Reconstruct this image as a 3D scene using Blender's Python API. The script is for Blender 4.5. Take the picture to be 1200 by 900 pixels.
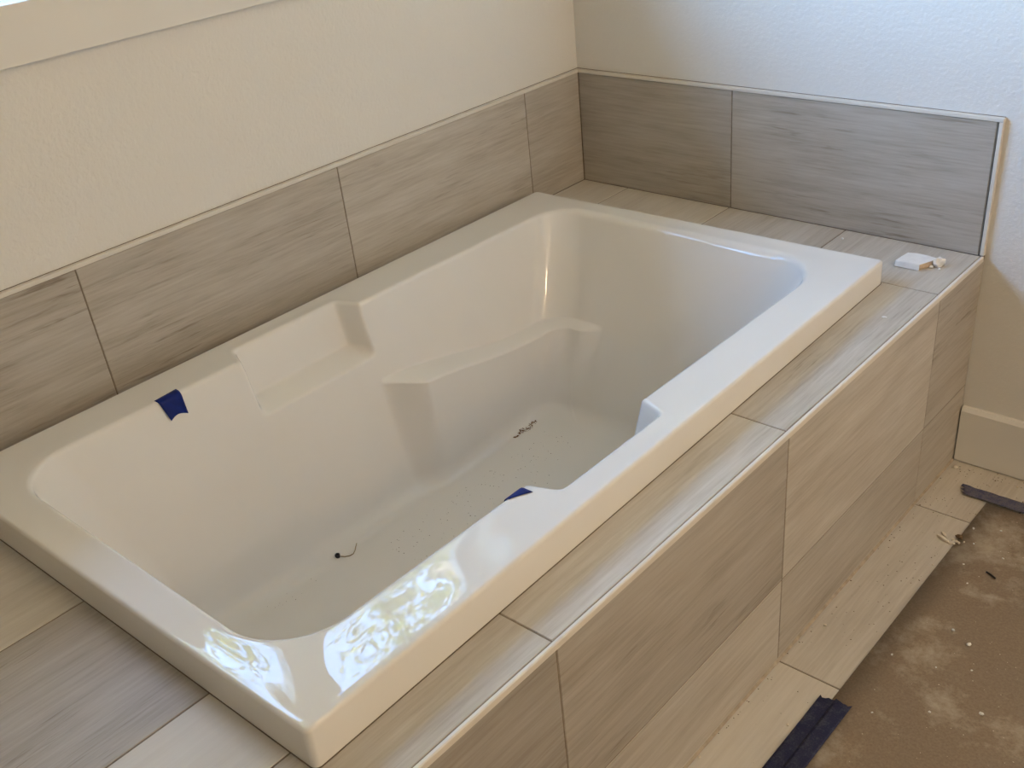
import bpy, bmesh, math, random
import numpy as np
from mathutils import Vector, Matrix, Euler, noise

random.seed(7)
for o in list(bpy.data.objects):
    bpy.data.objects.remove(o, do_unlink=True)
scene = bpy.context.scene
COL = scene.collection
D = 0.5207                      # height of the tiled deck above the floor

# ------------------------------------------------------------------ camera
cd = bpy.data.cameras.new('camera')
cam = bpy.data.objects.new('camera', cd)
COL.objects.link(cam)
cd.sensor_width = 36.0
cd.lens = 1235.2 / 1200 * 36.0
cd.shift_x = -20.9 / 1200
cd.shift_y = 54.24 / 1200
cd.clip_start = 0.02
cam.location = (1.80300, -2.18676, 0.96919 + D)
cam.rotation_euler = (1.009059, 0.087705, 0.712456)
scene.camera = cam

# ------------------------------------------------------------------ view
vs = scene.view_settings
vs.view_transform = 'Standard'
vs.look = 'None'
vs.gamma = 1.0
vs.use_curve_mapping = False
vs.exposure = 0.0

# ------------------------------------------------------------------ world
SUN_EL, SUN_AZ = math.radians(42), math.radians(75)    # sun on the far side of the house
w = bpy.data.worlds.new('sky')
scene.world = w
w.use_nodes = True
nt = w.node_tree
nt.nodes.clear()
sky = nt.nodes.new('ShaderNodeTexSky')
sky.sky_type = 'NISHITA'
sky.sun_disc = False
sky.sun_elevation = SUN_EL
sky.sun_rotation = SUN_AZ
sky.air_density = 1.0
sky.dust_density = 0.2
sky.ozone_density = 2.6
bg = nt.nodes.new('ShaderNodeBackground')
bg.inputs['Strength'].default_value = 9.0
out = nt.nodes.new('ShaderNodeOutputWorld')
nt.links.new(sky.outputs[0], bg.inputs[0])
nt.links.new(bg.outputs[0], out.inputs[0])

def light(name, kind, loc, rot=(0, 0, 0), **kw):
    l = bpy.data.lights.new(name, kind)
    for k, v in kw.items():
        setattr(l, k, v)
    o = bpy.data.objects.new(name, l)
    COL.objects.link(o)
    o.location = loc
    o.rotation_euler = rot
    return o

sun_dir = Vector((math.sin(SUN_AZ) * math.cos(SUN_EL), math.cos(SUN_AZ) * math.cos(SUN_EL), math.sin(SUN_EL)))
s = light('sun', 'SUN', (6, 2, 9), energy=70.0, angle=0.0093, color=(1.0, 0.95, 0.86))
s.rotation_euler = sun_dir.to_track_quat('Z', 'Y').to_euler()
WARM = (1.0, 0.725, 0.45)
light('hanging_lamp', 'POINT', (2.85, -0.75, 2.42), energy=20.0, color=WARM, shadow_soft_size=0.16)
light('wall_lamp', 'POINT', (4.40, -1.25, 2.35), energy=34.0, color=WARM, shadow_soft_size=0.09)
# portal: only tells the sampler where the sky comes in
po = light('window_portal', 'AREA', (-0.10, -1.13, D + 1.16), (0, math.radians(-90), 0), shape='RECTANGLE', size=0.9, size_y=1.32, energy=1.0)
po.data.cycles.is_portal = True

# ------------------------------------------------------------------ helpers
def put(o, parent=None):
    COL.objects.link(o)
    if parent is not None:
        o.parent = parent
    return o

def tag(o, label=None, cat=None, group=None, kind=None):
    if label: o['label'] = label
    if cat: o['category'] = cat
    if group: o['group'] = group
    if kind: o['kind'] = kind
    return o

def empty(name, loc=(0, 0, 0), rot=(0, 0, 0)):
    o = bpy.data.objects.new(name, None)
    o.location = loc
    o.rotation_euler = rot
    o.empty_display_size = 0.05
    return put(o)

def mesh_obj(name, verts, faces, mat, parent=None, smooth=False):
    me = bpy.data.meshes.new(name)
    me.from_pydata([tuple(map(float, v)) for v in verts], [], faces)
    me.materials.append(mat)
    if smooth:
        me.polygons.foreach_set('use_smooth', [True] * len(me.polygons))
    me.update()
    return put(bpy.data.objects.new(name, me), parent)

BOXF = [(0, 3, 2, 1), (4, 5, 6, 7), (0, 1, 5, 4), (1, 2, 6, 5), (2, 3, 7, 6), (3, 0, 4, 7)]
def box_vf(a, b):
    (x0, y0, z0), (x1, y1, z1) = a, b
    return [(x0, y0, z0), (x1, y0, z0), (x1, y1, z0), (x0, y1, z0), (x0, y0, z1), (x1, y0, z1), (x1, y1, z1), (x0, y1, z1)]

def boxes(name, lst, mat, parent=None, bevel=0.0, seg=2):
    bm = bmesh.new()
    for a, b in lst:
        vs_ = [bm.verts.new(v) for v in box_vf(a, b)]
        fs = [bm.faces.new([vs_[i] for i in f]) for f in BOXF]
    if bevel > 0:
        bmesh.ops.bevel(bm, geom=list(bm.edges), offset=bevel, segments=seg, profile=0.5, affect='EDGES')
    me = bpy.data.meshes.new(name)
    bm.to_mesh(me)
    bm.free()
    me.materials.append(mat)
    if bevel > 0:
        me.polygons.foreach_set('use_smooth', [False] * len(me.polygons))
    return put(bpy.data.objects.new(name, me), parent)

# ------------------------------------------------------------------ materials
def new_mat(name):
    m = bpy.data.materials.new(name)
    m.use_nodes = True
    t = m.node_tree
    b = t.nodes['Principled BSDF']
    return m, t, b

def lk(t, a, b): t.links.new(a, b)

def ramp(t, fac, stops):
    r = t.nodes.new('ShaderNodeValToRGB')
    el = r.color_ramp.elements
    while len(el) < len(stops): el.new(0.5)
    for e, (p, c) in zip(el, stops):
        e.position = p
        e.color = (*c, 1) if len(c) == 3 else c
    lk(t, fac, r.inputs[0])
    return r.outputs[0]

def noise_node(t, vec, scale, detail=4, rough=0.55, dist=0.0):
    n = t.nodes.new('ShaderNodeTexNoise')
    n.inputs['Scale'].default_value = scale
    n.inputs['Detail'].default_value = detail
    n.inputs['Roughness'].default_value = rough
    n.inputs['Distortion'].default_value = dist
    if vec is not None: lk(t, vec, n.inputs['Vector'])
    return n.outputs[0]

def mathn(t, op, a, b=None, clamp=False):
    n = t.nodes.new('ShaderNodeMath')
    n.operation = op
    n.use_clamp = clamp
    for i, v in enumerate((a, b)):
        if v is None: continue
        if isinstance(v, (int, float)): n.inputs[i].default_value = v
        else: lk(t, v, n.inputs[i])
    return n.outputs[0]

def mixc(t, fac, a, b, mode='MIX'):
    n = t.nodes.new('ShaderNodeMix')
    n.data_type = 'RGBA'
    n.blend_type = mode
    for sock, v in ((n.inputs[0], fac), (n.inputs[6], a), (n.inputs[7], b)):
        if isinstance(v, (int, float)): sock.default_value = v
        elif isinstance(v, tuple): sock.default_value = (*v, 1)
        else: lk(t, v, sock)
    return n.outputs[2]

def bump(t, b, h, strength, dist):
    n = t.nodes.new('ShaderNodeBump')
    n.inputs['Strength'].default_value = strength
    n.inputs['Distance'].default_value = dist
    lk(t, h, n.inputs['Height'])
    lk(t, n.outputs[0], b.inputs['Normal'])

def objco(t):
    return t.nodes.new('ShaderNodeTexCoord').outputs['Object']

def simple(name, col, rough=0.5, metal=0.0, spec=0.5, nscale=None, nstr=0.06):
    m, t, b = new_mat(name)
    b.inputs['Roughness'].default_value = rough
    b.inputs['Metallic'].default_value = metal
    b.inputs['Specular IOR Level'].default_value = spec
    n = noise_node(t, objco(t), nscale or 12.0, 4)
    hi = tuple(min(1, c * (1 + nstr)) for c in col)
    lo = tuple(c * (1 - nstr) for c in col)
    lk(t, ramp(t, n, [(0.3, lo), (0.7, hi)]), b.inputs['Base Color'])
    return m

def wall_paint(name, col):
    m, t, b = new_mat(name)
    co = objco(t)
    b.inputs['Roughness'].default_value = 0.62
    n = noise_node(t, co, 3.0, 3)
    lk(t, ramp(t, n, [(0.3, tuple(c * 0.985 for c in col)), (0.7, col)]), b.inputs['Base Color'])
    h1 = noise_node(t, co, 95.0, 4, 0.55)
    h2 = noise_node(t, co, 160.0, 2, 0.5)
    h = mathn(t, 'ADD', h1, mathn(t, 'MULTIPLY', h2, 0.35))
    bump(t, b, h, 0.40, 0.005)
    return m

M = {}
M['wall'] = wall_paint('painted_drywall', (0.80, 0.772, 0.72))
M['ceiling'] = wall_paint('ceiling_paint', (0.82, 0.81, 0.79))
M['trimpaint'] = simple('white_trim_paint', (0.80, 0.772, 0.72), 0.38, nscale=3.0, nstr=0.01)
M['vinyl'] = simple('white_vinyl', (0.84, 0.84, 0.84), 0.35, nscale=3.0, nstr=0.01)
M['edge'] = simple('cream_metal_edge', (0.76, 0.71, 0.63), 0.32)
M['grout'] = simple('grey_brown_grout', (0.235, 0.19, 0.14), 0.9, nscale=90.0, nstr=0.2)
M['tancaulk'] = simple('tan_caulk', (0.42, 0.35, 0.27), 0.9, nscale=60.0, nstr=0.2)
M['caulkb'] = simple('brown_joint', (0.16, 0.125, 0.09), 0.9)
M['caulk'] = simple('dark_gap', (0.05, 0.04, 0.03), 0.9)
M['blue_tape'] = simple('blue_tape', (0.001, 0.013, 0.15), 0.5, spec=0.25, nscale=60.0, nstr=0.25)
M['drywall'] = simple('white_drywall', (0.84, 0.83, 0.81), 0.9, nscale=60.0, nstr=0.05)
M['gypsum'] = simple('tan_gypsum', (0.62, 0.48, 0.34), 0.95, nscale=90.0, nstr=0.18)
M['crumb'] = simple('pale_crumb', (0.78, 0.70, 0.58), 0.95, nscale=120.0, nstr=0.15)
M['grit'] = simple('dark_grit', (0.14, 0.09, 0.05), 0.95, nscale=200.0, nstr=0.4)
M['rust'] = simple('rust_brown', (0.16, 0.075, 0.02), 0.85, nscale=200.0, nstr=0.4)
M['black'] = simple('black_plastic', (0.012, 0.010, 0.010), 0.45)
M['wire'] = simple('bronze_wire', (0.36, 0.27, 0.15), 0.5, metal=0.6)
M['bark'] = simple('bark', (0.22, 0.17, 0.12), 0.9, nscale=20, nstr=0.3)
M['subfloor'] = simple('subfloor', (0.30, 0.25, 0.19), 0.9)

def tile_material():
    m, t, b = new_mat('streaked_porcelain')
    co = objco(t)
    oi = t.nodes.new('ShaderNodeObjectInfo')
    rnd = mathn(t, 'MULTIPLY', oi.outputs['Random'], 57.0)
    cx = t.nodes.new('ShaderNodeCombineXYZ')
    for i in range(3): lk(t, rnd, cx.inputs[i])
    add = t.nodes.new('ShaderNodeVectorMath'); add.operation = 'ADD'
    lk(t, co, add.inputs[0]); lk(t, cx.outputs[0], add.inputs[1])
    sep = t.nodes.new('ShaderNodeSeparateColor')
    lk(t, oi.outputs['Color'], sep.inputs[0])
    def stretched(sx, sy):
        v = t.nodes.new('ShaderNodeVectorMath'); v.operation = 'MULTIPLY'
        lk(t, add.outputs[0], v.inputs[0]); v.inputs[1].default_value = (sx, sy, 1.0)
        return v.outputs[0]
    fine = noise_node(t, stretched(9.0, 170.0), 1.0, 5, 0.62, 0.15)
    band = noise_node(t, stretched(3.2, 34.0), 1.0, 4, 0.6, 0.3)
    blot = noise_node(t, stretched(3.4, 8.0), 1.0, 3, 0.5, 0.2)
    scr = noise_node(t, stretched(7.0, 110.0), 1.0, 3, 0.7, 0.2)
    # lighter cream to taupe
    f = mathn(t, 'ADD', mathn(t, 'MULTIPLY', band, 0.34), mathn(t, 'MULTIPLY', fine, 0.40))
    f = mathn(t, 'ADD', f, mathn(t, 'MULTIPLY', mathn(t, 'SUBTRACT', 1.0, blot), 0.26))
    base = ramp(t, f, [(0.35, (0.415, 0.37, 0.31)), (0.50, (0.535, 0.495, 0.437)), (0.67, (0.65, 0.62, 0.57))])
    # sparse darker brush scratches, only where the broad noise is high
    sc = mathn(t, 'MULTIPLY', ramp(t, scr, [(0.56, (0, 0, 0)), (0.68, (1, 1, 1))]), ramp(t, blot, [(0.46, (0, 0, 0)), (0.64, (1, 1, 1))]))
    sc = mathn(t, 'MULTIPLY', sc, sep.outputs[1])
    col = mixc(t, sc, base, (0.29, 0.245, 0.195))
    # tone of the individual tile
    tone = mixc(t, sep.outputs[0], (0.70, 0.68, 0.66), (1.22, 1.20, 1.17))
    col = mixc(t, 1.0, col, tone, 'MULTIPLY')
    pale = mixc(t, sep.outputs[2], col, (0.74, 0.69, 0.61))
    lk(t, pale, b.inputs['Base Color'])
    b.inputs['Roughness'].default_value = 0.46
    b.inputs['Specular IOR Level'].default_value = 0.4
    bump(t, b, fine, 0.12, 0.0015)
    return m
M['tile'] = tile_material()

def acrylic():
    m, t, b = new_mat('white_acrylic')
    co = objco(t)
    n = noise_node(t, co, 5.0, 4)
    lk(t, ramp(t, n, [(0.3, (0.80, 0.77, 0.72)), (0.7, (0.82, 0.79, 0.745))]), b.inputs['Base Color'])
    d = noise_node(t, co, 9.0, 5)
    lk(t, ramp(t, d, [(0.3, (0.015,) * 3), (0.75, (0.035,) * 3)]), b.inputs['Roughness'])
    b.inputs['IOR'].default_value = 1.43
    return m
M['acrylic'] = acrylic()

def kraft():
    m, t, b = new_mat('dusty_brown_board')
    co = objco(t)
    n1 = noise_node(t, co, 4.0, 8, 0.62, 0.4)
    n2 = noise_node(t, co, 17.0, 10, 0.78)
    n3 = noise_node(t, co, 220.0, 3, 0.6)
    base = ramp(t, n3, [(0.3, (0.235, 0.175, 0.12)), (0.7, (0.30, 0.23, 0.165))])
    dust = ramp(t, mathn(t, 'ADD', mathn(t, 'MULTIPLY', n1, 0.6), mathn(t, 'MULTIPLY', n2, 0.4)), [(0.51, (0, 0, 0)), (0.60, (0.75, 0.75, 0.75))])
    lk(t, mixc(t, dust, base, (0.50, 0.43, 0.34)), b.inputs['Base Color'])
    b.inputs['Roughness'].default_value = 0.85
    bump(t, b, n2, 0.15, 0.002)
    return m
M['kraft'] = kraft()

def dusty_tape():
    m, t, b = new_mat('dusty_blue_tape')
    co = objco(t)
    n1 = noise_node(t, co, 45.0, 6, 0.7)
    n2 = noise_node(t, co, 300.0, 3, 0.6)
    f = mathn(t, 'ADD', mathn(t, 'MULTIPLY', n1, 0.6), mathn(t, 'MULTIPLY', n2, 0.4))
    lk(t, ramp(t, f, [(0.48, (0.002, 0.004, 0.045)), (0.72, (0.09, 0.09, 0.11))]), b.inputs['Base Color'])
    b.inputs['Roughness'].default_value = 0.6
    return m
M['dusty_tape'] = dusty_tape()
def grey_tape():
    m, t, b = new_mat('very_dusty_blue_tape')
    co = objco(t)
    n1 = noise_node(t, co, 60.0, 6, 0.7)
    n2 = noise_node(t, co, 420.0, 3, 0.6)
    f = mathn(t, 'ADD', mathn(t, 'MULTIPLY', n1, 0.5), mathn(t, 'MULTIPLY', n2, 0.5))
    lk(t, ramp(t, f, [(0.34, (0.012, 0.02, 0.12)), (0.56, (0.15, 0.14, 0.17))]), b.inputs['Base Color'])
    b.inputs['Roughness'].default_value = 0.75
    return m
M['grey_tape'] = grey_tape()

def pane_mat():
    m, t, b = new_mat('window_glass')
    t.nodes.remove(b)
    o = t.nodes['Material Output']
    tr = t.nodes.new('ShaderNodeBsdfTransparent'); tr.inputs[0].default_value = (0.94, 0.96, 0.95, 1)
    gl = t.nodes.new('ShaderNodeBsdfGlossy'); gl.inputs['Roughness'].default_value = 0.02
    mx = t.nodes.new('ShaderNodeMixShader')
    mx.inputs[0].default_value = 0.05
    lk(t, tr.outputs[0], mx.inputs[1]); lk(t, gl.outputs[0], mx.inputs[2])
    lk(t, mx.outputs[0], o.inputs[0])
    return m
M['pane'] = pane_mat()

def leaf_mat():
    m, t, b = new_mat('leaf_green')
    oi = t.nodes.new('ShaderNodeNewGeometry')
    lk(t, ramp(t, oi.outputs['Random Per Island'], [(0.0, (0.10, 0.13, 0.01)), (0.6, (0.25, 0.265, 0.02)), (1.0, (0.52, 0.48, 0.06))]), b.inputs['Base Color'])
    b.inputs['Roughness'].default_value = 0.45
    return m
M['leaf'] = leaf_mat()
def grass_mat():
    m, t, b = new_mat('lawn')
    n = noise_node(t, objco(t), 6.0, 6)
    lk(t, ramp(t, n, [(0.3, (0.09, 0.09, 0.04)), (0.7, (0.15, 0.14, 0.07))]), b.inputs['Base Color'])
    b.inputs['Roughness'].default_value = 0.9
    return m
M['grass'] = grass_mat()

# ------------------------------------------------------------------ room shell
RX, RY, RZ = 4.7, -4.9, 2.7
WT = 0.16
WY0, WY1 = -0.49, -1.77         # window opening along y
WZ0, WZ1 = D + 0.727, D + 1.60  # window opening in height
wl = boxes('wall_left', [((-WT, RY, 0), (0, WY1, RZ)), ((-WT, WY0, 0), (0, 0.0, RZ)),
                         ((-WT, WY1, 0), (0, WY0, WZ0)), ((-WT, WY1, WZ1), (0, WY0, RZ))], M['wall'])
tag(wl, 'white textured drywall with the window and a tiled band above the bathtub', kind='structure')
wb = boxes('wall_back', [((-WT, 0.0, 0), (RX + WT, WT, RZ))], M['wall'])
tag(wb, 'white textured drywall at the end of the bathtub', kind='structure')
wr = boxes('wall_right', [((RX, RY, 0), (RX + WT, 0.0, RZ))], M['wall'])
tag(wr, 'white textured drywall across the room from the window', kind='structure')
wf = boxes('wall_front', [((-WT, RY - WT, 0), (RX + WT, RY, RZ))], M['wall'])
tag(wf, 'white textured drywall across the room from the tiled end wall', kind='structure')
ce = boxes('ceiling', [((-WT, RY - WT, RZ), (RX + WT, WT, RZ + 0.15))], M['ceiling'])
tag(ce, 'plain white painted ceiling of the bathroom', kind='structure')
fl = boxes('floor', [((-WT, RY - WT, -0.12), (RX + WT, WT, -0.0015))], M['grout'])
tag(fl, 'bathroom floor of pale streaked tiles with dark grout', kind='structure')
gr = boxes('ground', [((-40, -40, -0.9), (-WT - 0.02, 40, -0.6))], M['grass'])
tag(gr, 'grass ground outside the window', kind='structure')

ro = boxes('added_eave', [((-WT - 0.72, RY - 0.9, RZ + 0.01), (-WT - 0.001, 0.9, RZ + 0.16))], M['bark'])  # out-of-view eave, added to keep steep sky light out of the tub
tag(ro, 'unseen brown eave slab added outside the window to block high sky light', kind='structure')

# ------------------------------------------------------------------ tiles
_tm = {}
def tile_mesh(L, Wd, th):
    k = (round(L, 4), round(Wd, 4), round(th, 4))
    if k not in _tm:
        a, b, c = L / 2, Wd / 2, 0.0009
        v = []
        for (z, i) in ((-th, 0), (-c, 0), (0, c)):
            v += [(-a + i, -b + i, z), (a - i, -b + i, z), (a - i, b - i, z), (-a + i, b - i, z)]
        f = [(3, 2, 1, 0), (8, 9, 10, 11)]
        for r in (0, 4):
            for j in range(4):
                f.append((r + j, r + (j + 1) % 4, r + 4 + (j + 1) % 4, r + 4 + j))
        me = bpy.data.meshes.new('tile')
        me.from_pydata(v, [], f)
        me.materials.append(M['tile'])
        _tm[k] = me
    return _tm[k]

def tile(parent, center, xdir, normal, L, Wd, th=0.009, tone=0.5, streak=0.6, pale=0.0):
    o = bpy.data.objects.new('tile', tile_mesh(L, Wd, th))
    x = Vector(xdir); n = Vector(normal); y = n.cross(x)
    o.matrix_world = Matrix((( x.x, y.x, n.x, center[0]), (x.y, y.y, n.y, center[1]), (x.z, y.z, n.z, center[2]), (0, 0, 0, 1)))
    o.color = (tone, streak, pale, 1.0)
    return put(o, parent)

G = 0.0028
def span(a, b):          # centre and size between joints a > b
    return (a + b) / 2, abs(a - b) - G

def wall_box(name, a, b, mat, parent):
    return boxes(name, [(a, b)], mat, parent)

TH = 0.009
SZ = 0.287               # top of the splash tiles above the deck
# window wall splash
YJ = [-TH, -0.222, -0.832, -1.442, -2.052, -2.42]
tones = [0.36, 0.52, 0.40, 0.34, 0.45]
strk = [0.5, 0.75, 0.8, 0.95, 0.6]
for i in range(5):
    c, L = span(YJ[i], YJ[i + 1])
    tile(wl, (TH, c, D + SZ / 2), (0, -1, 0), (1, 0, 0), L, SZ, TH - 0.0008, tones[i], strk[i])
wall_box('grout_bed', (0.0, -2.42, D + 0.0005), (TH - 0.0011, -0.0, D + SZ), M['grout'], wl)
# end wall splash
XW = 1.0989
XJ = [TH, 0.472, XW - 0.012]
for i, (tn, sk) in enumerate(((0.22, 0.6), (0.34, 0.85))):
    c, L = span(XJ[i], XJ[i + 1])
    tile(wb, (c, -TH, D + SZ / 2), (1, 0, 0), (0, -1, 0), L, SZ, TH - 0.0008, tn, sk)
wall_box('grout_bed', (0.0, -TH + 0.0011, D + 0.0005), (XW - 0.011, 0.0, D + SZ), M['grout'], wb)
# pale metal edging on the splash
boxes('edge_trim', [((0.0, -2.42, D + SZ + 0.0006), (0.0115, -0.0117, D + SZ + 0.0086))], M['edge'], wl, 0.0012)
boxes('edge_trim', [((0.0, -0.0115, D + SZ + 0.0006), (XW, 0.0, D + SZ + 0.0086))], M['edge'], wb, 0.0012)
boxes('edge_trim', [((XW - 0.0085, -0.0115, D + 0.0014), (XW, 0.0, D + SZ + 0.0003))], M['edge'], wb, 0.0012)

boxes('groove_shade', [((0.0, -2.42, D + SZ + 0.0088), (0.0012, -0.0002, D + SZ + 0.0096))], M['grout'], wl)  # thin raised strips, their dark colour stands in for shade in the gap
boxes('groove_shade', [((0.0, -0.0016, D + SZ + 0.0088), (XW, 0.0, D + SZ + 0.0096))], M['grout'], wb)
# baseboard on the end wall
def baseboard():
    prof = [(0.0, 0.003), (-0.015, 0.003), (-0.015, 0.138), (-0.008, 0.147), (0.0, 0.147)]
    x0, x1 = XW + 0.0035, RX - 0.001
    v = [(x0, y - 0.0005, z) for y, z in prof] + [(x1, y - 0.0005, z) for y, z in prof]
    n = len(prof)
    f = [tuple(range(n))[::-1], tuple(range(n, 2 * n))]
    for i in range(n): f.append((i, (i + 1) % n, n + (i + 1) % n, n + i))
    o = mesh_obj('baseboard_back', v, f, M['trimpaint'])
    tag(o, 'plain white baseboard along the end wall beside the tiled apron', kind='structure')
baseboard()

# ------------------------------------------------------------------ tiled deck
DY = -2.42
deck = empty('tub_deck', (0.55, -1.2, 0))
deck['label'] = 'raised tub deck clad in streaked taupe tiles around the bathtub'
deck['category'] = 'tub deck'
deck.matrix_world = Matrix.Translation((0.55, -1.2, 0))
Tinv = Matrix.Translation((-0.55, 1.2, 0))
def on_deck(o):
    o.matrix_parent_inverse = Tinv
    return o
HX0, HX1, HY0, HY1 = 0.094, 0.957, -0.277, -1.752       # cut-out for the tub
zt = D - 0.0011
g0 = 0.0002
AX = XW - 0.0011
on_deck(boxes('deck_body', [((g0, DY, 0.0), (HX0, -g0, zt)), ((HX1, DY, 0.0), (AX, -g0, zt)),
                    ((HX0, HY0, 0.0), (HX1, -g0, zt)), ((HX0, DY, 0.0), (HX1, HY1, zt))], M['grout'], deck))
XD = [TH + 0.0, 0.1567, 0.469, 0.781, XW - 0.006]
ymid = -0.2297
# end strip
for i, (tn, pl) in enumerate(((0.62, 0.45), (0.55, 0.4), (0.5, 0.15), (0.55, 0.1))):
    c, L = span(XD[i + 1], XD[i])
    yb = HY0 if i < 3 else ymid
    cy, W_ = span(-TH, yb)
    on_deck(tile(deck, (c, cy, D), (0, 1, 0), (0, 0, 1), W_, L, TH - 0.0016, tn, 0.45, pl))
# front strip
YD = [ymid, ymid - 0.61, ymid - 1.22, ymid - 1.83, DY]
for i, tn in enumerate((0.55, 0.62, 0.5, 0.5)):
    cy, L = span(YD[i], YD[i + 1])
    cx, W_ = span(XW - 0.006, HX1)
    on_deck(tile(deck, (cx, cy, D), (0, 1, 0), (0, 0, 1), L, W_, TH - 0.0012, tn, 0.7))
# near strip
XN = [TH, 0.17, 0.4795, 0.7914, HX1]
for i, (tn, sk, pl) in enumerate(((0.5, 0.4, 0.2), (0.55, 0.4, 0.3), (0.32, 0.85, 0.0), (0.7, 0.15, 0.65))):
    cx, W_ = span(XN[i + 1], XN[i])
    cy, L = span(HY1, -2.35)
    on_deck(tile(deck, (cx, cy, D), (0, 1, 0), (0, 0, 1), L, W_, TH - 0.0012, tn, sk, pl))
    cy, L = span(-2.35, DY)
    on_deck(tile(deck, (cx, cy, D), (0, 1, 0), (0, 0, 1), L, W_, TH - 0.0012, tn, sk, pl))
# rear strip behind the tub
for i in range(3):
    cy, L = span(HY0 - 0.61 * i if i else HY0, max(HY0 - 0.61 * (i + 1), HY1))
    on_deck(tile(deck, ((TH + HX0) / 2, cy, D), (0, 1, 0), (0, 0, 1), L, HX0 - TH - G, TH - 0.0012, 0.45, 0.5))
# apron
YA = [-0.001, ymid, ymid - 0.61, ymid - 1.22, ymid - 1.83, DY]
ap_t = [(0.26, 0.32), (0.58, 0.34), (0.22, 0.46), (0.0, 0.30), (0.4, 0.4)]
ap_s = [(0.9, 0.6), (0.35, 0.5), (0.8, 0.25), (0.7, 0.4), (0.6, 0.6)]
ZH = D - 0.320
for i in range(5):
    cy, L = span(YA[i], YA[i + 1])
    if i == 0: L += G / 2; cy -= 0.0
    for k, (z1, z0) in enumerate(((D - 0.0104 + G / 2, ZH), (ZH, -0.0))):
        cz, H = span(z1, z0)
        on_deck(tile(deck, (XW, cy, cz), (0, 1, 0), (1, 0, 0), L, H, TH - 0.0018, ap_t[i][k], ap_s[i][k]))
# metal edge between deck and apron
def deck_edge():
    prof = [(XW - 0.0050, D - 0.004), (XW - 0.0050, D + 0.0003), (XW - 0.0008, D + 0.0006), (XW + 0.0012, D - 0.0008), (XW + 0.0016, D - 0.0100), (XW - 0.0050, D - 0.0100)]
    y0, y1 = -0.0118, DY
    n = len(prof)
    v = [(x, y0, z) for x, z in prof] + [(x, y1, z) for x, z in prof]
    f = [tuple(range(n)), tuple(range(n, 2 * n))[::-1]]
    for i in range(n): f.append((i, n + i, n + (i + 1) % n, (i + 1) % n))
    return on_deck(mesh_obj('edge_trim', v, f, M['edge'], deck))
deck_edge()
cb = [(XW - 0.001, 0.0009), (XW + 0.0045, 0.0009), (XW - 0.001, 0.0065)]
v = [(x, y, z) for y in (-0.016, DY) for x, z in cb]
on_deck(mesh_obj('caulk_bead', v, [(0, 1, 2), (5, 4, 3), (0, 3, 4, 1), (1, 4, 5, 2), (2, 5, 3, 0)], M['tancaulk'], deck))
# the closed end of the deck
for i in range(4):
    cx, W_ = span(XN[i + 1] if i < 3 else XW - 0.004, XN[i])
    cz, H = span(D - 0.001, 0.0)
    on_deck(tile(deck, (cx, DY - 0.009, cz), (1, 0, 0), (0, -1, 0), W_, H, TH - 0.001, 0.4, 0.5))

# ------------------------------------------------------------------ floor tiles
XF = [XW + 0.0005, 1.30, 1.605, 1.91, 2.215, 2.52, 2.825, 3.13, 3.435, 3.74, 4.045, 4.35, RX]
for i in range(len(XF) - 1):
    off = ymid if i % 2 == 0 else ymid - 0.305
    ys = [-0.002]
    y = off
    while y > RY:
        ys.append(y); y -= 0.61
    ys.append(RY)
    for j in range(len(ys) - 1):
        cy, L = span(ys[j], ys[j + 1])
        cx, W_ = span(XF[i], XF[i + 1])
        tile(fl, (cx, cy, 0.0), (0, 1, 0), (0, 0, 1), L, W_, 0.004, 0.62 if j != 2 else 0.75, 0.2, 0.25 if j != 2 else 0.55)
ys = [DY - 0.012, -3.03, -3.64, -4.25, RY]
for i, (xa, xb) in enumerate(((0.0, 0.305), (0.305, 0.61), (0.61, 0.915), (0.915, XW))):
    for j in range(4):
        cy, L = span(ys[j], ys[j + 1])
        cx, W_ = span(xa, xb)
        tile(fl, (cx, cy, 0.0), (0, 1, 0), (0, 0, 1), L, W_, 0.004, 0.6, 0.3, 0.3)

# ------------------------------------------------------------------ window
win = empty('window_1', (-0.1, -1.13, WZ0))
tag(win, 'white framed double window with flat casing in the wall above the tub', kind='structure')
Wi = Matrix.Translation((0.1, 1.13, -WZ0))
def onw(o):
    o.matrix_parent_inverse = Wi
    return o
cw, ct = 0.091, 0.018
e = 0.0003
onw(boxes('casing', [((e, WY1 - cw, WZ0 - cw), (ct, WY0 + cw, WZ0))], M['trimpaint'], win, 0.0015))
onw(boxes('casing', [((e, WY1 - cw, WZ1), (ct, WY0 + cw, WZ1 + cw))], M['trimpaint'], win, 0.0015))
onw(boxes('casing', [((e, WY0, WZ0 + e), (ct, WY0 + cw, WZ1 - e))], M['trimpaint'], win, 0.0015))
onw(boxes('casing', [((e, WY1 - cw, WZ0 + e), (ct, WY1, WZ1 - e))], M['trimpaint'], win, 0.0015))
fx0, fx1 = -0.145, -0.085
fw = 0.04
onw(boxes('frame', [((fx0, WY1, WZ0), (fx1, WY0, WZ0 + fw)), ((fx0, WY1, WZ1 - fw), (fx1, WY0, WZ1)),
                    ((fx0, WY1, WZ0 + fw), (fx1, WY1 + fw, WZ1 - fw)), ((fx0, WY0 - fw, WZ0 + fw), (fx1, WY0, WZ1 - fw))], M['vinyl'], win))
onw(boxes('mullion', [((fx0, -1.165, WZ0 + fw), (fx1 + 0.006, -1.095, WZ1 - fw))], M['vinyl'], win))
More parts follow.
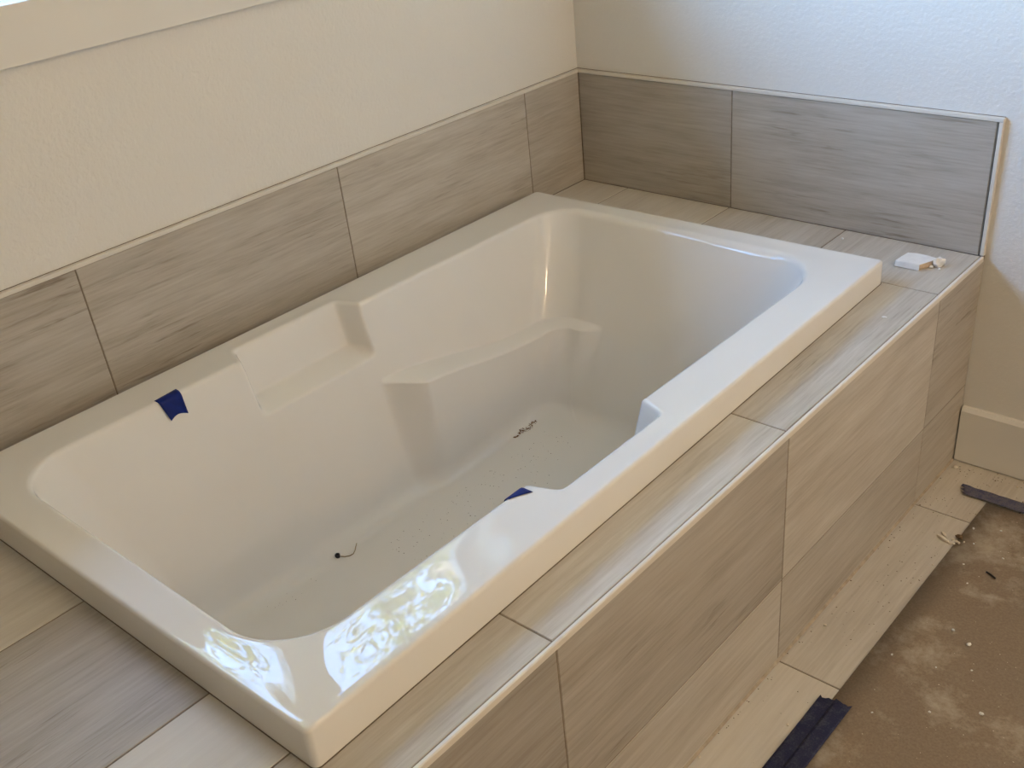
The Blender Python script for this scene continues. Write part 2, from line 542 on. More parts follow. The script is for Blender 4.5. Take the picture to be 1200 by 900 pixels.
for ya, yb in ((WY0 - fw, -1.095), (-1.165, WY1 + fw)):
    sw = 0.032
    za, zb_ = WZ0 + fw, WZ1 - fw
    sa = onw(boxes('sash', [((-0.135, yb, za), (-0.098, ya, za + sw)), ((-0.135, yb, zb_ - sw), (-0.098, ya, zb_)),
                            ((-0.135, yb, za + sw), (-0.098, yb + sw, zb_ - sw)), ((-0.135, ya - sw, za + sw), (-0.098, ya, zb_ - sw))], M['vinyl'], win))
    boxes('pane', [((-0.117, yb + sw, za + sw), (-0.113, ya - sw, zb_ - sw))], M['pane'], sa)

# ------------------------------------------------------------------ bathtub
def sstep(a, b, x):
    t_ = np.clip((x - a) / (b - a), 0, 1)
    return t_ * t_ * (3 - 2 * t_)

def rim_h(x, y):            # height of the rim above the deck (the tub is set a little out of level)
    return 0.0515 + 0.0125 * np.clip((-y - 0.25) / 1.53, 0, 1)

NS = {'rear': 380, 'near': 170, 'front': 380, 'far': 170}
NA = 36
TOP = dict(xr=0.167, xf=0.884, yf=-0.312, yn=-1.718, R=(0.095, 0.105, 0.125, 0.085))   # NL NR FR FL
SLOPE = dict(rear=0.25, front=0.25, far=0.52, near=0.25)
ZTOP, ZFL, RF = 0.045, -0.375, 0.055

def contour(xr, xf, yf, yn, R, zside=None):
    """rounded rectangle, far>near along the window side first; returns points, inward normals, side ids, z"""
    nl, nr, fr, fl_ = R
    pts, nor, sid, zz = [], [], [], []
    def zb(a, b, n):
        if zside is None: return np.zeros(n)
        f = sstep(0, 1, (np.arange(n) + 0.5) / n)
        return zside[a] * (1 - f) + zside[b] * f
    def straight(p, q, n, normal, s):
        f = (np.arange(n) + 0.5) / n
        pts.append(np.outer(1 - f, p) + np.outer(f, q))
        nor.append(np.tile(normal, (n, 1)))
        sid.extend([s] * n)
        zz.append(np.full(n, zside[s] if zside else 0.0))
    def arc(c, r, a0, s, sa, sb):
        f = (np.arange(NA) + 0.5) / NA
        a = np.radians(a0 + 90 * f)
        d = np.stack([np.cos(a), np.sin(a)], 1)
        pts.append(np.array(c) + r * d)
        nor.append(-d)
        sid.extend([s] * NA)
        zz.append(zb(sa, sb, NA))
    straight((xr, yf - fl_), (xr, yn + nl), NS['rear'], (1, 0), 'rear')
    arc((xr + nl, yn + nl), nl, 180, 'NL', 'rear', 'near')
    straight((xr + nl, yn), (xf - nr, yn), NS['near'], (0, 1), 'near')
    arc((xf - nr, yn + nr), nr, 270, 'NR', 'near', 'front')
    straight((xf, yn + nr), (xf, yf - fr), NS['front'], (-1, 0), 'front')
    arc((xf - fr, yf - fr), fr, 0, 'FR', 'front', 'far')
    straight((xf - fr, yf), (xr + fl_, yf), NS['far'], (0, -1), 'far')
    arc((xr + fl_, yf - fl_), fl_, 90, 'FL', 'far', 'rear')
    return np.concatenate(pts), np.concatenate(nor), np.array(sid), np.concatenate(zz)

def notch_shape(y):
    # wide flat pocket with slanted, rounded sides
    acc = np.zeros_like(y)
    ks = np.linspace(-2, 2, 17)
    wk = np.exp(-ks * ks / 2)
    for k, wgt in zip(ks, wk):
        yy = y + k * 0.0032
        t_ = np.minimum((-0.962 - yy) / 0.020, (yy + 1.256) / 0.020)
        acc += wgt * np.clip(t_, 0, 1)
    return acc / wk.sum()

def notch_z(z):
    acc = np.zeros_like(z)
    ks = np.linspace(-2, 2, 9)
    wk = np.exp(-ks * ks / 2)
    for k, wgt in zip(ks, wk):
        acc += wgt * np.clip((z + k * 0.0018 + 0.056) / 0.020, 0, 1)
    return acc / wk.sum()

def extras(P, Nn, sid, z, fillet=0.0):
    """inward push of the wall at each column: pockets (negative) and arm ledges (positive)"""
    x, y = P[:, 0], P[:, 1]
    d = np.zeros(len(P))
    side = (sid == 'rear') | (sid == 'front')
    d -= np.where(side, 0.053 * notch_shape(y) * notch_z(z), 0)
    # ledge
    wy = sstep(-0.978, -0.898, y)
    corner = (sid == 'FL') | (sid == 'FR')
    dist = np.minimum(np.abs(x - (TOP['xr'] + 0.15)), np.abs(x - (TOP['xf'] - 0.15)))
    fade = 0.55 * (1 - sstep(0.0, 0.06, np.minimum(np.abs(x - TOP['xr']), np.abs(x - TOP['xf'])) - 0.16))
    cw_ = np.ones(len(P))
    for nm_, fwd in (('FL', False), ('FR', True)):
        ii = np.where(sid == nm_)[0]
        f_ = np.linspace(0, 1, len(ii))
        cw_[ii] = 1 - 0.45 * sstep(0, 1, f_ if fwd else 1 - f_)
    wgt = np.where(side, wy, np.where(corner, cw_, np.where(sid == 'far', fade, 0.0)))
    zl = -0.113 - 0.066 * sstep(-0.98, -0.52, y)
    wl_ = 0.072 - 0.026 * np.clip((y + 0.90) / 0.30, 0, 1)
    wl_ = np.where(side, wl_, 0.046)
    sz = sstep(-0.0065, 0.0065, zl - z)
    taper = 1 - 0.62 * np.clip((zl - z) / (zl + 0.335), 0, 1)
    d += wgt * wl_ * sz * taper * (1 - fillet)
    return d

def level(offs, zside, Rk=1.0, fillet=0.0):
    R = tuple(r * Rk for r in TOP['R'])
    P, Nn, sid, z = contour(TOP['xr'] + offs['rear'], TOP['xf'] - offs['front'], TOP['yf'] - offs['far'], TOP['yn'] + offs['near'], R, zside)
    return P + Nn * extras(P, Nn, sid, z, fillet)[:, None], z, sid

rows = []        # each row: (N,3)
# rows from the top of the wall downwards
zlist = list(np.arange(ZTOP - 0.009, 0.0, -0.005)) + list(np.arange(0.0, -0.072, -0.0022)) + list(np.arange(-0.075, -0.103, -0.005)) + list(np.arange(-0.104, -0.190, -0.0014)) + list(np.arange(-0.195, -0.262, -0.011))
sides = ('rear', 'near', 'front', 'far')
def wall_level(zs):
    offs = {s_: SLOPE[s_] * (ZTOP - zs[s_]) for s_ in sides}
    return level(offs, zs)
Ptop, ztop_, SID = wall_level({s_: ZTOP for s_ in sides})
wall_rows = []
for z in zlist:
    P, zz, _ = wall_level({s_: z for s_ in sides})
    wall_rows.append(np.column_stack([P, zz]))
# tangent heights and floor fillet
al = {s_: math.atan(SLOPE[s_]) for s_ in sides}
zt_ = {s_: ZFL + RF - RF * math.sin(al[s_]) for s_ in sides}
zlast = zlist[-1]
for k in range(1, 5):
    zs = {s_: zlast + (zt_[s_] - zlast) * k / 4 for s_ in sides}
    P, zz, _ = wall_level(zs)
    wall_rows.append(np.column_stack([P, zz]))
for k in range(1, 11):
    offs, zs = {}, {}
    for s_ in sides:
        th = al[s_] + (math.pi / 2 - al[s_]) * k / 10
        xt = SLOPE[s_] * (ZTOP - zt_[s_]) + RF * math.cos(al[s_])
        offs[s_] = xt - RF * math.cos(th)
        zs[s_] = ZFL + RF - RF * math.sin(th)
    P, zz, _ = level(offs, zs, 1.0, fillet=k / 10)
    wall_rows.append(np.column_stack([P, zz]))
# floor rings
base = wall_rows[-1].copy()
cen = np.array([0.525, -1.10])
floor_rows = []
for k in range(1, 7):
    f = k / 7.0
    q = base.copy()
    tgt = np.column_stack([np.full(len(q), cen[0]), np.clip(q[:, 1], -1.42, -0.80)])
    q[:, :2] = q[:, :2] * (1 - f) + tgt * f
    q[:, 2] = ZFL - 0.004 * math.sin(f * math.pi / 2)
    floor_rows.append(q)

# lip: rounded over with the true plan normal of the top contour
def plan_normals(P):
    tng = np.roll(P, -1, 0) - np.roll(P, 1, 0)
    for _ in range(4):
        tng = (np.roll(tng, 1, 0) + 2 * tng + np.roll(tng, -1, 0)) / 4
    tng /= np.linalg.norm(tng, axis=1)[:, None]
    return np.column_stack([tng[:, 1], -tng[:, 0]])      # outward for a counter-clockwise contour
Nout = plan_normals(Ptop)
# check direction: rear side must point to -x
if Nout[10, 0] > 0: Nout = -Nout
RL = 0.0105
_, _, _, RLC = contour(TOP['xr'], TOP['xf'], TOP['yf'], TOP['yn'], TOP['R'], dict(rear=RL, near=RL, front=RL, far=0.024))
_, _, _, SLP = contour(TOP['xr'], TOP['xf'], TOP['yf'], TOP['yn'], TOP['R'], SLOPE)      # wall slope at each column
lip_rows = []
for k in range(0, 9):
    h0 = rim_h(Ptop[:, 0], Ptop[:, 1])
    zc = h0 - RLC
    nc = SLP * (ZTOP - zc) - RLC * np.sqrt(1 + SLP ** 2)
    ph = (math.pi / 2 - np.arctan(SLP)) * k / 8
    n_in = nc + RLC * np.sin(ph)
    lip_rows.append(np.column_stack([Ptop - Nout * n_in[:, None], zc + RLC * np.cos(ph)]))
# the wall rows start at ZTOP: the lip ends a little above it at the near end, the first wall rows close the rest

# outer rectangle
OC = [np.array(c) for c in ((0.045, -0.250), (0.070, -1.790), (1.005, -1.777), (0.975, -0.232))]    # FL NL NR FR
def line_inset(k):
    L = []
    for i in range(4):
        a, b = OC[i], OC[(i + 1) % 4]
        t_ = (b - a) / np.linalg.norm(b - a)
        n = np.array([-t_[1], t_[0]])
        L.append((a + n * k, t_, n))
    c = []
    for i in range(4):
        p, u, _ = L[i - 1]; q, v, _ = L[i]
        m_ = np.array([[u[0], -v[0]], [u[1], -v[1]]])
        s_ = np.linalg.solve(m_, q - p)
        c.append(p + u * s_[0])
    return L, c        # sides: 0 rear (FL>NL) 1 near 2 front 3 far ; corners FL NL NR FR
RC = 0.010
def outer_contour(k):
    L, c = line_inset(k)
    base_pts, _, sid, _ = contour(TOP['xr'], TOP['xf'], TOP['yf'], TOP['yn'], TOP['R'])
    res = np.zeros_like(base_pts)
    smap = {'rear': 0, 'near': 1, 'front': 2, 'far': 3}
    def proj(pt, i):
        p, t_, n = L[i]
        return p + t_ * np.dot(pt - p, t_)
    for s_, i in smap.items():
        for j in np.where(sid == s_)[0]:
            res[j] = proj(base_pts[j], i)
    cmap = {'NL': (0, 1, 1), 'NR': (1, 2, 2), 'FR': (2, 3, 3), 'FL': (3, 0, 0)}
    r = RC - k * 0.6
    for s_, (i0, i1, ci) in cmap.items():
        idx = np.where(sid == s_)[0]
        a = proj(base_pts[idx[0]], i0); b = proj(base_pts[idx[-1]], i1)
        C_ = c[ci]; t0, t1 = L[i0][1], L[i1][1]
        pa, pb = C_ - t0 * r, C_ + t1 * r
        cc = C_ - t0 * r + t1 * r
        n = len(idx)
        for q, j in enumerate(idx):
            f = (q + 0.5) / n
            if f < 0.3: res[j] = a + (pa - a) * (f / 0.3)
            elif f > 0.7: res[j] = pb + (b - pb) * ((f - 0.7) / 0.3)
            else:
                g = (f - 0.3) / 0.4 * math.pi / 2
                res[j] = cc + r * (-t1 * math.cos(g) + t0 * math.sin(g))
    return res
RO = 0.0062
outer_rows = []
o0 = outer_contour(0.0)
for z in (0.0006, 0.012, 0.024, 0.034):
    outer_rows.append(np.column_stack([o0, np.full(len(o0), z)]))
for k in range(0, 7):
    ph = math.pi / 2 * k / 6
    P = outer_contour(RO * (1 - math.cos(ph)))
    h = rim_h(P[:, 0], P[:, 1])
    outer_rows.append(np.column_stack([P, h - RO * (1 - math.sin(ph))]))
o1 = outer_rows[-1]
rim_rows = []
l0 = lip_rows[0]
NRIM = 12
for k in range(1, NRIM):
    f = k / NRIM
    q = o1 * (1 - f) + l0 * f
    q[:, 2] = rim_h(q[:, 0], q[:, 1])
    # moulded acrylic is never dead flat
    amp = 0.00020 * math.sin(math.pi * f)
    q[:, 2] += amp * (np.sin(q[:, 0] * 31 + 1.3) * np.sin(q[:, 1] * 23 + 0.4) + 0.5 * np.sin(q[:, 0] * 57 + q[:, 1] * 49)) - 0.0005 * math.sin(math.pi * f) ** 2
    rim_rows.append(q)
rows = outer_rows + rim_rows + lip_rows + wall_rows + floor_rows
N = len(o0)
V = np.concatenate(rows)
V[:, 2] += D
nr_ = len(rows)
idx = np.arange(nr_ * N).reshape(nr_, N)
a = idx[:-1]; b = idx[1:]
F = np.stack([a, np.roll(a, -1, 1), np.roll(b, -1, 1), b], -1).reshape(-1, 4)
faces = [tuple(map(int, f)) for f in F] + [tuple(map(int, idx[-1]))]
BC = Vector((0.525, -1.01, D))
V = V - np.array(BC)
tub = mesh_obj('bathtub', V, faces, M['acrylic'], smooth=True)
tub.location = BC
tag(tub, 'white acrylic drop-in bathtub with molded arm ledges and rim pockets', 'bathtub')
# make sure that normals face the room
bm = bmesh.new(); bm.from_mesh(tub.data)
bmesh.ops.recalc_face_normals(bm, faces=bm.faces)
bm.normal_update()
top = max(bm.faces, key=lambda f_: f_.calc_center_median().z)
if top.normal.z < 0: bmesh.ops.reverse_faces(bm, faces=bm.faces)
bm.to_mesh(tub.data); bm.free()
# dark joint where the rim sits on the tiles
gv, gf = [], []
oi_ = outer_contour(0.004); oo = outer_contour(-0.0012)
for r_, z in ((oi_, D - 0.0015), (oo, D - 0.0015), (oo, D + 0.0010), (oi_, D + 0.0010)):
    gv += [(p[0] - BC.x, p[1] - BC.y, z - BC.z) for p in r_]
for r_ in range(3):
    for j in range(N):
        j2 = (j + 1) % N
        gf.append((r_ * N + j, r_ * N + j2, (r_ + 1) * N + j2, (r_ + 1) * N + j))
mesh_obj('seal_line', gv, gf, M['caulkb'], tub)

# ------------------------------------------------------------------ tape on the tub
def patch(name, grid, mat, thick=0.0005, label=None, cat='tape'):
    g = np.array(grid)                  # (n,m,3)
    n, m_ = g.shape[:2]
    c0 = g.reshape(-1, 3).mean(0)
    v = (g.reshape(-1, 3) - c0)
    f = [(i * m_ + j, i * m_ + j + 1, (i + 1) * m_ + j + 1, (i + 1) * m_ + j) for i in range(n - 1) for j in range(m_ - 1)]
    o = mesh_obj(name, v, f, mat, smooth=True)
    o.location = c0
    md = o.modifiers.new('thickness', 'SOLIDIFY'); md.thickness = thick; md.offset = 0
    tag(o, label, cat)
    return o

def lip_path(s_, sgn, x_in, h):
    """travel over the rounded lip: s_ = distance from the top tangent point; sgn +1 = basin lies towards +x"""
    L = RL * math.pi / 2
    if s_ <= 0: return x_in - sgn * (RL - s_ * 0) + sgn * s_, h
    if s_ < L:
        a_ = s_ / RL
        return x_in - sgn * RL + sgn * RL * math.sin(a_), h - RL * (1 - math.cos(a_))
    dz = s_ - L
    return x_in + sgn * (0.25 * dz), h - RL - dz

grid = []
for i in range(13):
    u = i / 12
    row = []
    for j in range(9):
        v_ = j / 8
        y = -1.443 + 0.049 * v_ + u * (0.012 - 0.012 * v_) - u * 0.003
        s_ = -0.006 + 0.012 * (v_ - 0.5) * (1 - u) * -0.4 + u * (0.050 - 0.006 * math.sin(math.pi * v_) + 0.003 * v_)
        x, h = lip_path(s_, 1, TOP['xr'], float(rim_h(0.16, y)))
        lift = 0.0009 + 0.007 * max(0, u - 0.45) * (1 - v_) ** 2
        row.append((x + lift, y, D + h + 0.0009 * (1 - u)))
    grid.append(row)
patch('painter_tape', grid, M['blue_tape'], label='square of blue tape stuck over the tub rim nearest the window wall')
grid = []
for i in range(13):
    u = i / 12
    row = []
    for j in range(9):
        v_ = j / 8
        y = -1.304 + 0.034 * v_
        s_ = -0.017 * (v_ ** 1.2) * (1 - u) + u * 0.045
        x, h = lip_path(s_, -1, TOP['xf'] + 0.003 * 0, float(rim_h(0.89, y)))
        row.append((x - 0.0011 * min(1, max(0, u * 3)), y, D + h + 0.0011 * (1 - u)))
    grid.append(row)
patch('painter_tape', grid, M['blue_tape'], label='small folded corner of blue tape on the front tub rim beside the pocket')

# ------------------------------------------------------------------ floor board and tape
FZ = 0.0009
bx0, by1 = 1.2285, -0.142
pv, pf = [], []
nx, ny = 24, 36
random.seed(3)
x1p, y0p = 2.75, -3.3
for i in range(nx + 1):
    for j in range(ny + 1):
        x = bx0 + (x1p - bx0) * i / nx
        y = by1 + (y0p - by1) * j / ny
        dz = 0.0012 * max(0, noise.noise(Vector((x * 5, y * 5, 3.3)))) if 0 < i < nx and 0 < j < ny else 0
        pv.append((x - bx0, y - by1, dz))
for i in range(nx):
    for j in range(ny):
        pf.append((i * (ny + 1) + j, i * (ny + 1) + j + 1, (i + 1) * (ny + 1) + j + 1, (i + 1) * (ny + 1) + j))
board = mesh_obj('floor_protection_board', pv, pf, M['kraft'], smooth=True)
board.location = (bx0, by1, FZ + 0.0004)
md = board.modifiers.new('thickness', 'SOLIDIFY'); md.thickness = 0.0012; md.offset = 1
tag(board, 'dusty brown paper board taped over the floor tiles', 'floor covering')

def strip(p00, p01, p10, p11, n, m_, z, wav, seed, rag=0.0):
    """tape between corner points: p00-p01 is one end, p10-p11 the other"""
    r_ = random.Random(seed)
    g = []
    for i in range(n + 1):
        u = i / n
        row = []
        for j in range(m_ + 1):
            v_ = j / m_
            x = (p00[0] * (1 - v_) + p01[0] * v_) * (1 - u) + (p10[0] * (1 - v_) + p11[0] * v_) * u
            y = (p00[1] * (1 - v_) + p01[1] * v_) * (1 - u) + (p10[1] * (1 - v_) + p11[1] * v_) * u
            if i == 0 and rag:
                k_ = r_.uniform(-rag, rag)
                dx, dy = p10[0] - p00[0], p10[1] - p00[1]
                L_ = math.hypot(dx, dy)
                x += dx / L_ * k_; y += dy / L_ * k_
            zz = z + wav * (0.5 + 0.5 * noise.noise(Vector((x * 60, y * 60, seed))))
            row.append((x, y, zz))
        g.append(row)
    return g
patch('painter_tape', strip((1.207, -0.878), (1.2385, -0.872), (1.207, -2.4), (1.2385, -2.4), 110, 6, 0.0032, 0.0012, 1, 0.004), M['dusty_tape'], 0.0004,
      'strip of dusty blue tape stuck on the floor tile along the board edge')
patch('painter_tape', strip((1.2345, -0.868), (1.2660, -0.872), (1.2345, -2.4), (1.2660, -2.4), 110, 6, 0.0052, 0.0012, 5, 0.004), M['dusty_tape'], 0.0004,
      'overlapping strip of dusty blue tape stuck on the brown board edge')
patch('painter_tape', strip((1.160, -0.106), (1.174, -0.141), (2.70, -0.092), (2.70, -0.135), 110, 8, 0.0042, 0.0035, 9, 0.006), M['grey_tape'], 0.0004,
      'crumpled dust-grey blue tape strip on the floor in front of the baseboard')

# ------------------------------------------------------------------ debris
def lump(name, loc, size, mat, seed, rot=0.0, sub=2, rough=0.35, label=None, cat=None, group=None, parent=None):
    bm_ = bmesh.new()
    bmesh.ops.create_icosphere(bm_, subdivisions=sub, radius=0.5)
    for v in bm_.verts:
        k_ = 1 + rough * noise.noise(v.co * 3.1 + Vector((seed * 7.3, seed, 0)))
        v.co = Vector((v.co.x * size[0] * k_, v.co.y * size[1] * k_, max(v.co.z, -0.28) * size[2] * k_))
    zmin = min(v.co.z for v in bm_.verts)
    for v in bm_.verts: v.co.z -= zmin
    me = bpy.data.meshes.new(name)
    bm_.to_mesh(me); bm_.free()
    me.materials.append(mat)
    o = put(bpy.data.objects.new(name, me), parent)
    o.location = loc
    o.rotation_euler.z = rot
    if label: tag(o, label, cat, group)
    return o

# broken slab of drywall on the deck corner
def slab():
    r_ = random.Random(4)
    top = [(0.962, -0.144), (0.964, -0.117), (0.967, -0.094), (0.985, -0.088), (1.010, -0.089), (1.030, -0.093), (1.026, -0.112), (1.014, -0.141), (0.99, -0.143)]
    c = Vector((0.99, -0.115, D))
    n = len(top)
    v, f = [], []
    for z, jit in ((0.0003, 0.0018), (0.005, 0.0012), (0.0115, 0.0015), (0.0128, 0.0)):
        for x, y in top:
            v.append((x - c.x + r_.uniform(-jit, jit), y - c.y + r_.uniform(-jit, jit), z))
    for k in range(3):
        for j in range(n):
            f.append((k * n + j, k * n + (j + 1) % n, (k + 1) * n + (j + 1) % n, (k + 1) * n + j))
    f.append(tuple(range(n))[::-1])
    core = mesh_obj('drywall_piece', v, f, M['gypsum'])
    core.location = c
    tv = [(x - c.x, y - c.y, z) for z in (0.0128, 0.0138) for x, y in top]
    tf = [tuple(range(n))[::-1], tuple(range(n, 2 * n))] + [(j, (j + 1) % n, n + (j + 1) % n, n + j) for j in range(n)]
    mesh_obj('paper_face', tv, tf, M['drywall'], core)
    # near face of white plaster
    fv = [(0.962 - c.x, -0.1462 - c.y, 0.002), (1.0135 - c.x, -0.1442 - c.y, 0.001), (1.0138 - c.x, -0.1432 - c.y, 0.0128), (0.9622 - c.x, -0.1452 - c.y, 0.0128),
          (0.962 - c.x, -0.143 - c.y, 0.002), (1.0135 - c.x, -0.141 - c.y, 0.001), (1.0138 - c.x, -0.141 - c.y, 0.0128), (0.9622 - c.x, -0.143 - c.y, 0.0128)]
    mesh_obj('plaster_edge', fv, [(0, 1, 2, 3), (7, 6, 5, 4), (0, 4, 5, 1), (1, 5, 6, 2), (2, 6, 7, 3), (3, 7, 4, 0)], M['drywall'], core)
    tag(core, 'broken flat piece of white drywall lying on the tiled deck corner', 'drywall scrap')
slab()
o = lump('drywall_crumb', (1.040, -0.103, D), (0.028, 0.015, 0.026), M['drywall'], 3, 0.9, 2, 0.5,
         'small crumbled lump of white drywall beside the flat drywall piece', 'drywall scrap')
lump('drywall_crumb', (1.047, -0.377, D), (0.010, 0.006, 0.003), M['drywall'], 5, 0.4, 2, 0.5, 'thin pale drywall chip on the front deck tile', 'drywall scrap')
lump('drywall_crumb', (0.80, -0.062, D), (0.006, 0.006, 0.005), M['drywall'], 6, 0.4, 2, 0.4, 'tiny white drywall crumb on the deck tile against the end wall', 'drywall scrap')

for k, (x, y, q_, lb) in enumerate(((0.957, -0.112, 0.008, 'rough white drywall bit broken off the flat piece towards the tub rim'),
                                    (1.029, -0.116, 0.009, 'white drywall bit wedged between the flat piece and the crumbled lump'),
                                    (1.047, -0.116, 0.006, 'tiny white drywall bit in front of the crumbled lump on the deck'))):
    lump('drywall_crumb', (x, y, D), (q_, q_ * 0.8, q_ * 0.8), M['drywall'], 130 + k, k * 0.8, 2, 0.6, lb, 'drywall scrap')
BZ = FZ + 0.0022
fz = 0.0002
def flake(loc, L, W_, H, rot, mat, seed, label, cat, group=None, tilt=0.0):
    r_ = random.Random(seed)
    n = 9
    v, f = [], []
    ring = []
    for k in range(n):
        a_ = 2 * math.pi * k / n
        ring.append((math.cos(a_) * L / 2 * r_.uniform(0.8, 1.1), math.sin(a_) * W_ / 2 * r_.uniform(0.7, 1.15)))
    for z, s_ in ((0, 0.9), (H * 0.5, 1.0), (H, 0.8)):
        v += [(x * s_, y * s_, z + tilt * x) for x, y in ring]
    zmin = min(q[2] for q in v)
    v = [(x, y, z - zmin) for x, y, z in v]
    for k in range(2):
        for j in range(n): f.append((k * n + j, k * n + (j + 1) % n, (k + 1) * n + (j + 1) % n, (k + 1) * n + j))
    f += [tuple(range(n))[::-1], tuple(range(2 * n, 3 * n))]
    o = mesh_obj('plaster_flake', v, f, mat)
    o.location = loc; o.rotation_euler.z = rot
    tag(o, label, cat, group)
    return o
flake((1.203, -0.318, fz), 0.036, 0.009, 0.006, -0.35, M['crumb'], 1, 'long pale plaster flake lying on the floor tile at the board edge', 'plaster flake')
flake((1.199, -0.303, fz), 0.022, 0.008, 0.005, -0.7, M['crumb'], 2, 'short pale plaster flake lying behind the long flake on the floor tile', 'plaster flake')
r_ = random.Random(12)
for k in range(9):
    x = 1.228 + r_.uniform(-0.010, 0.016); y = -0.318 + r_.uniform(-0.016, 0.014)
    s_ = r_.uniform(0.005, 0.010)
    lump('plaster_crumb', (x, y, BZ if x > 1.2285 else fz), (s_, s_ * 0.8, s_ * 0.7), M['crumb'], 20 + k, r_.uniform(0, 3), 1, 0.4,
         'pale crumb in the heap of crushed plaster at the board edge', 'plaster crumb', 'crumbs in the plaster heap')
lump('plaster_crumb', (1.229, -0.297, BZ), (0.016, 0.012, 0.009), M['grit'], 44, 0.3, 2, 0.5, 'brown crumb behind the crushed plaster heap', 'plaster crumb')
for k, (x, y, s_) in enumerate([(1.454, -0.753, 0.011), (1.37, -0.598, 0.012), (1.331, -0.577, 0.008), (1.271, -0.377, 0.006), (1.242, -0.25, 0.007), (1.292, -0.226, 0.006),
                                (1.266, -0.706, 0.006), (1.329, -0.314, 0.006), (1.30, -0.43, 0.005), (1.345, -0.69, 0.005), (1.40, -0.66, 0.005), (1.262, -0.30, 0.006), (1.38, -0.80, 0.006), (1.30, -0.86, 0.005)]):
    lump('plaster_crumb', (x, y, BZ), (s_, s_ * 0.75, s_ * 0.5), M['drywall'], 60 + k, k * 1.3, 1, 0.4,
         'small white plaster crumb scattered on the dusty brown board', 'plaster crumb', 'crumbs on the brown board')
for k, (x, y, s_) in enumerate([(1.126, -0.702, 0.008), (1.118, -0.045, 0.014), (1.193, -0.971, 0.007), (1.21, -0.075, 0.007), (1.30, -0.055, 0.009), (1.262, -0.045, 0.006), (1.219, -0.41, 0.006), (1.107, -1.125, 0.007)]):
    lump('plaster_crumb', (x, y, fz), (s_, s_ * 0.75, s_ * 0.55), M['crumb'], 90 + k, k * 1.1, 1, 0.4,
         'small tan plaster crumb lying on the pale floor tile', 'plaster crumb', 'crumbs on the floor tiles')
# black cable clipping on the board
def tube(name, pts, rad, mat, parent=None, sides_=8):
    v, f = [], []
    P = [Vector(p) for p in pts]
    for i, p in enumerate(P):
        t_ = (P[min(i + 1, len(P) - 1)] - P[max(i - 1, 0)]).normalized()
        up = Vector((0, 0, 1)) if abs(t_.z) < 0.95 else Vector((1, 0, 0))
        a_ = t_.cross(up).normalized(); b_ = a_.cross(t_)
        for k in range(sides_):
            an = 2 * math.pi * k / sides_
            v.append(p + (a_ * math.cos(an) + b_ * math.sin(an)) * rad)
    for i in range(len(P) - 1):
        for k in range(sides_):
            f.append((i * sides_ + k, i * sides_ + (k + 1) % sides_, (i + 1) * sides_ + (k + 1) % sides_, (i + 1) * sides_ + k))
    f += [tuple(range(sides_))[::-1], tuple(range((len(P) - 1) * sides_, len(P) * sides_))]
    return mesh_obj(name, v, f, mat, parent, smooth=True)
c = Vector((1.329, -0.381, BZ))
o = tube('cable_clipping', [(-0.011, 0.005, 0.0019), (-0.004, 0.0025, 0.0021), (0.004, -0.0015, 0.0021), (0.011, -0.005, 0.0019)], 0.0018, M['black'])
o.location = c
tag(o, 'short black cable clipping lying on the brown board', 'clipping')

# black cap with a curl of wire on the tub floor
ZB = D + ZFL
cap = empty('rubber_cap', (0.2975, -1.234, ZB + 0.0004))
tag(cap, 'small black ring cap with a bent wire lying on the tub floor', 'cap')
def ring_cap():
    n = 20
    v, f = [], []
    prof = [(0.0042, 0.0003), (0.0052, 0.0006), (0.0054, 0.0075), (0.0048, 0.0084), (0.0034, 0.0084), (0.0032, 0.003)]
    for i in range(n):
        a_ = 2 * math.pi * i / n
        for r, z in prof: v.append((r * math.cos(a_), r * math.sin(a_), z))
    m_ = len(prof)
    for i in range(n):
        for k in range(m_ - 1):
            j = (i + 1) % n
            f.append((i * m_ + k, j * m_ + k, j * m_ + k + 1, i * m_ + k + 1))
    f.append(tuple(i * m_ + m_ - 1 for i in range(n)))
    f.append(tuple(i * m_ for i in range(n))[::-1])
    return mesh_obj('ring', v, f, M['black'], cap, smooth=False)
ring_cap()
tube('wire', [(0.005, 0.004, 0.0024), (0.012, 0.009, 0.0016), (0.018, 0.017, 0.0014), (0.019, 0.026, 0.0014), (0.013, 0.036, 0.0014), (0.006, 0.044, 0.002), (0.0, 0.052, 0.003)], 0.0010, M['wire'], cap, 6)

# grit in the tub and on the floor: uncountable specks
def grit(name, spots, mat, label, seed):
    r_ = random.Random(seed)
    v, f = [], []
    for x, y, z, s_ in spots:
        b0 = len(v)
        an = r_.uniform(0, 6.28); e_ = r_.uniform(0.5, 1.0)
        for k in range(5):
            a_ = an + 2 * math.pi * k / 5
            rr = s_ * r_.uniform(0.7, 1.2)
            v.append((x + rr * math.cos(a_), y + rr * e_ * math.sin(a_), z))
        v.append((x, y, z + s_ * 0.7))
        f.append(tuple(range(b0, b0 + 5))[::-1])
        for k in range(5): f.append((b0 + k, b0 + (k + 1) % 5, b0 + 5))
    c0 = np.mean(np.array(v), 0)
    o = mesh_obj(name, [(p[0] - c0[0], p[1] - c0[1], p[2] - c0[2]) for p in v], f, mat)
    o.location = c0
    tag(o, label, 'grit', kind='stuff')
from mathutils.bvhtree import BVHTree
bm = bmesh.new(); bm.from_mesh(tub.data); TB = BVHTree.FromBMesh(bm); bm.free()
def tub_z(x, y):            # height of the tub surface below a point
    hit = TB.ray_cast(Vector((x, y, D)) - BC, Vector((0, 0, -1)))[0]
    return hit.z + BC.z + 0.0003 if hit else ZB
r_ = random.Random(5)
sp = []
for _ in range(150):
    y = r_.uniform(-1.15, -0.62); x = 0.345 + abs(r_.gauss(0, 0.07))
    if x < 0.6: sp.append((x, y, tub_z(x, y), r_.uniform(0.0005, 0.0014)))
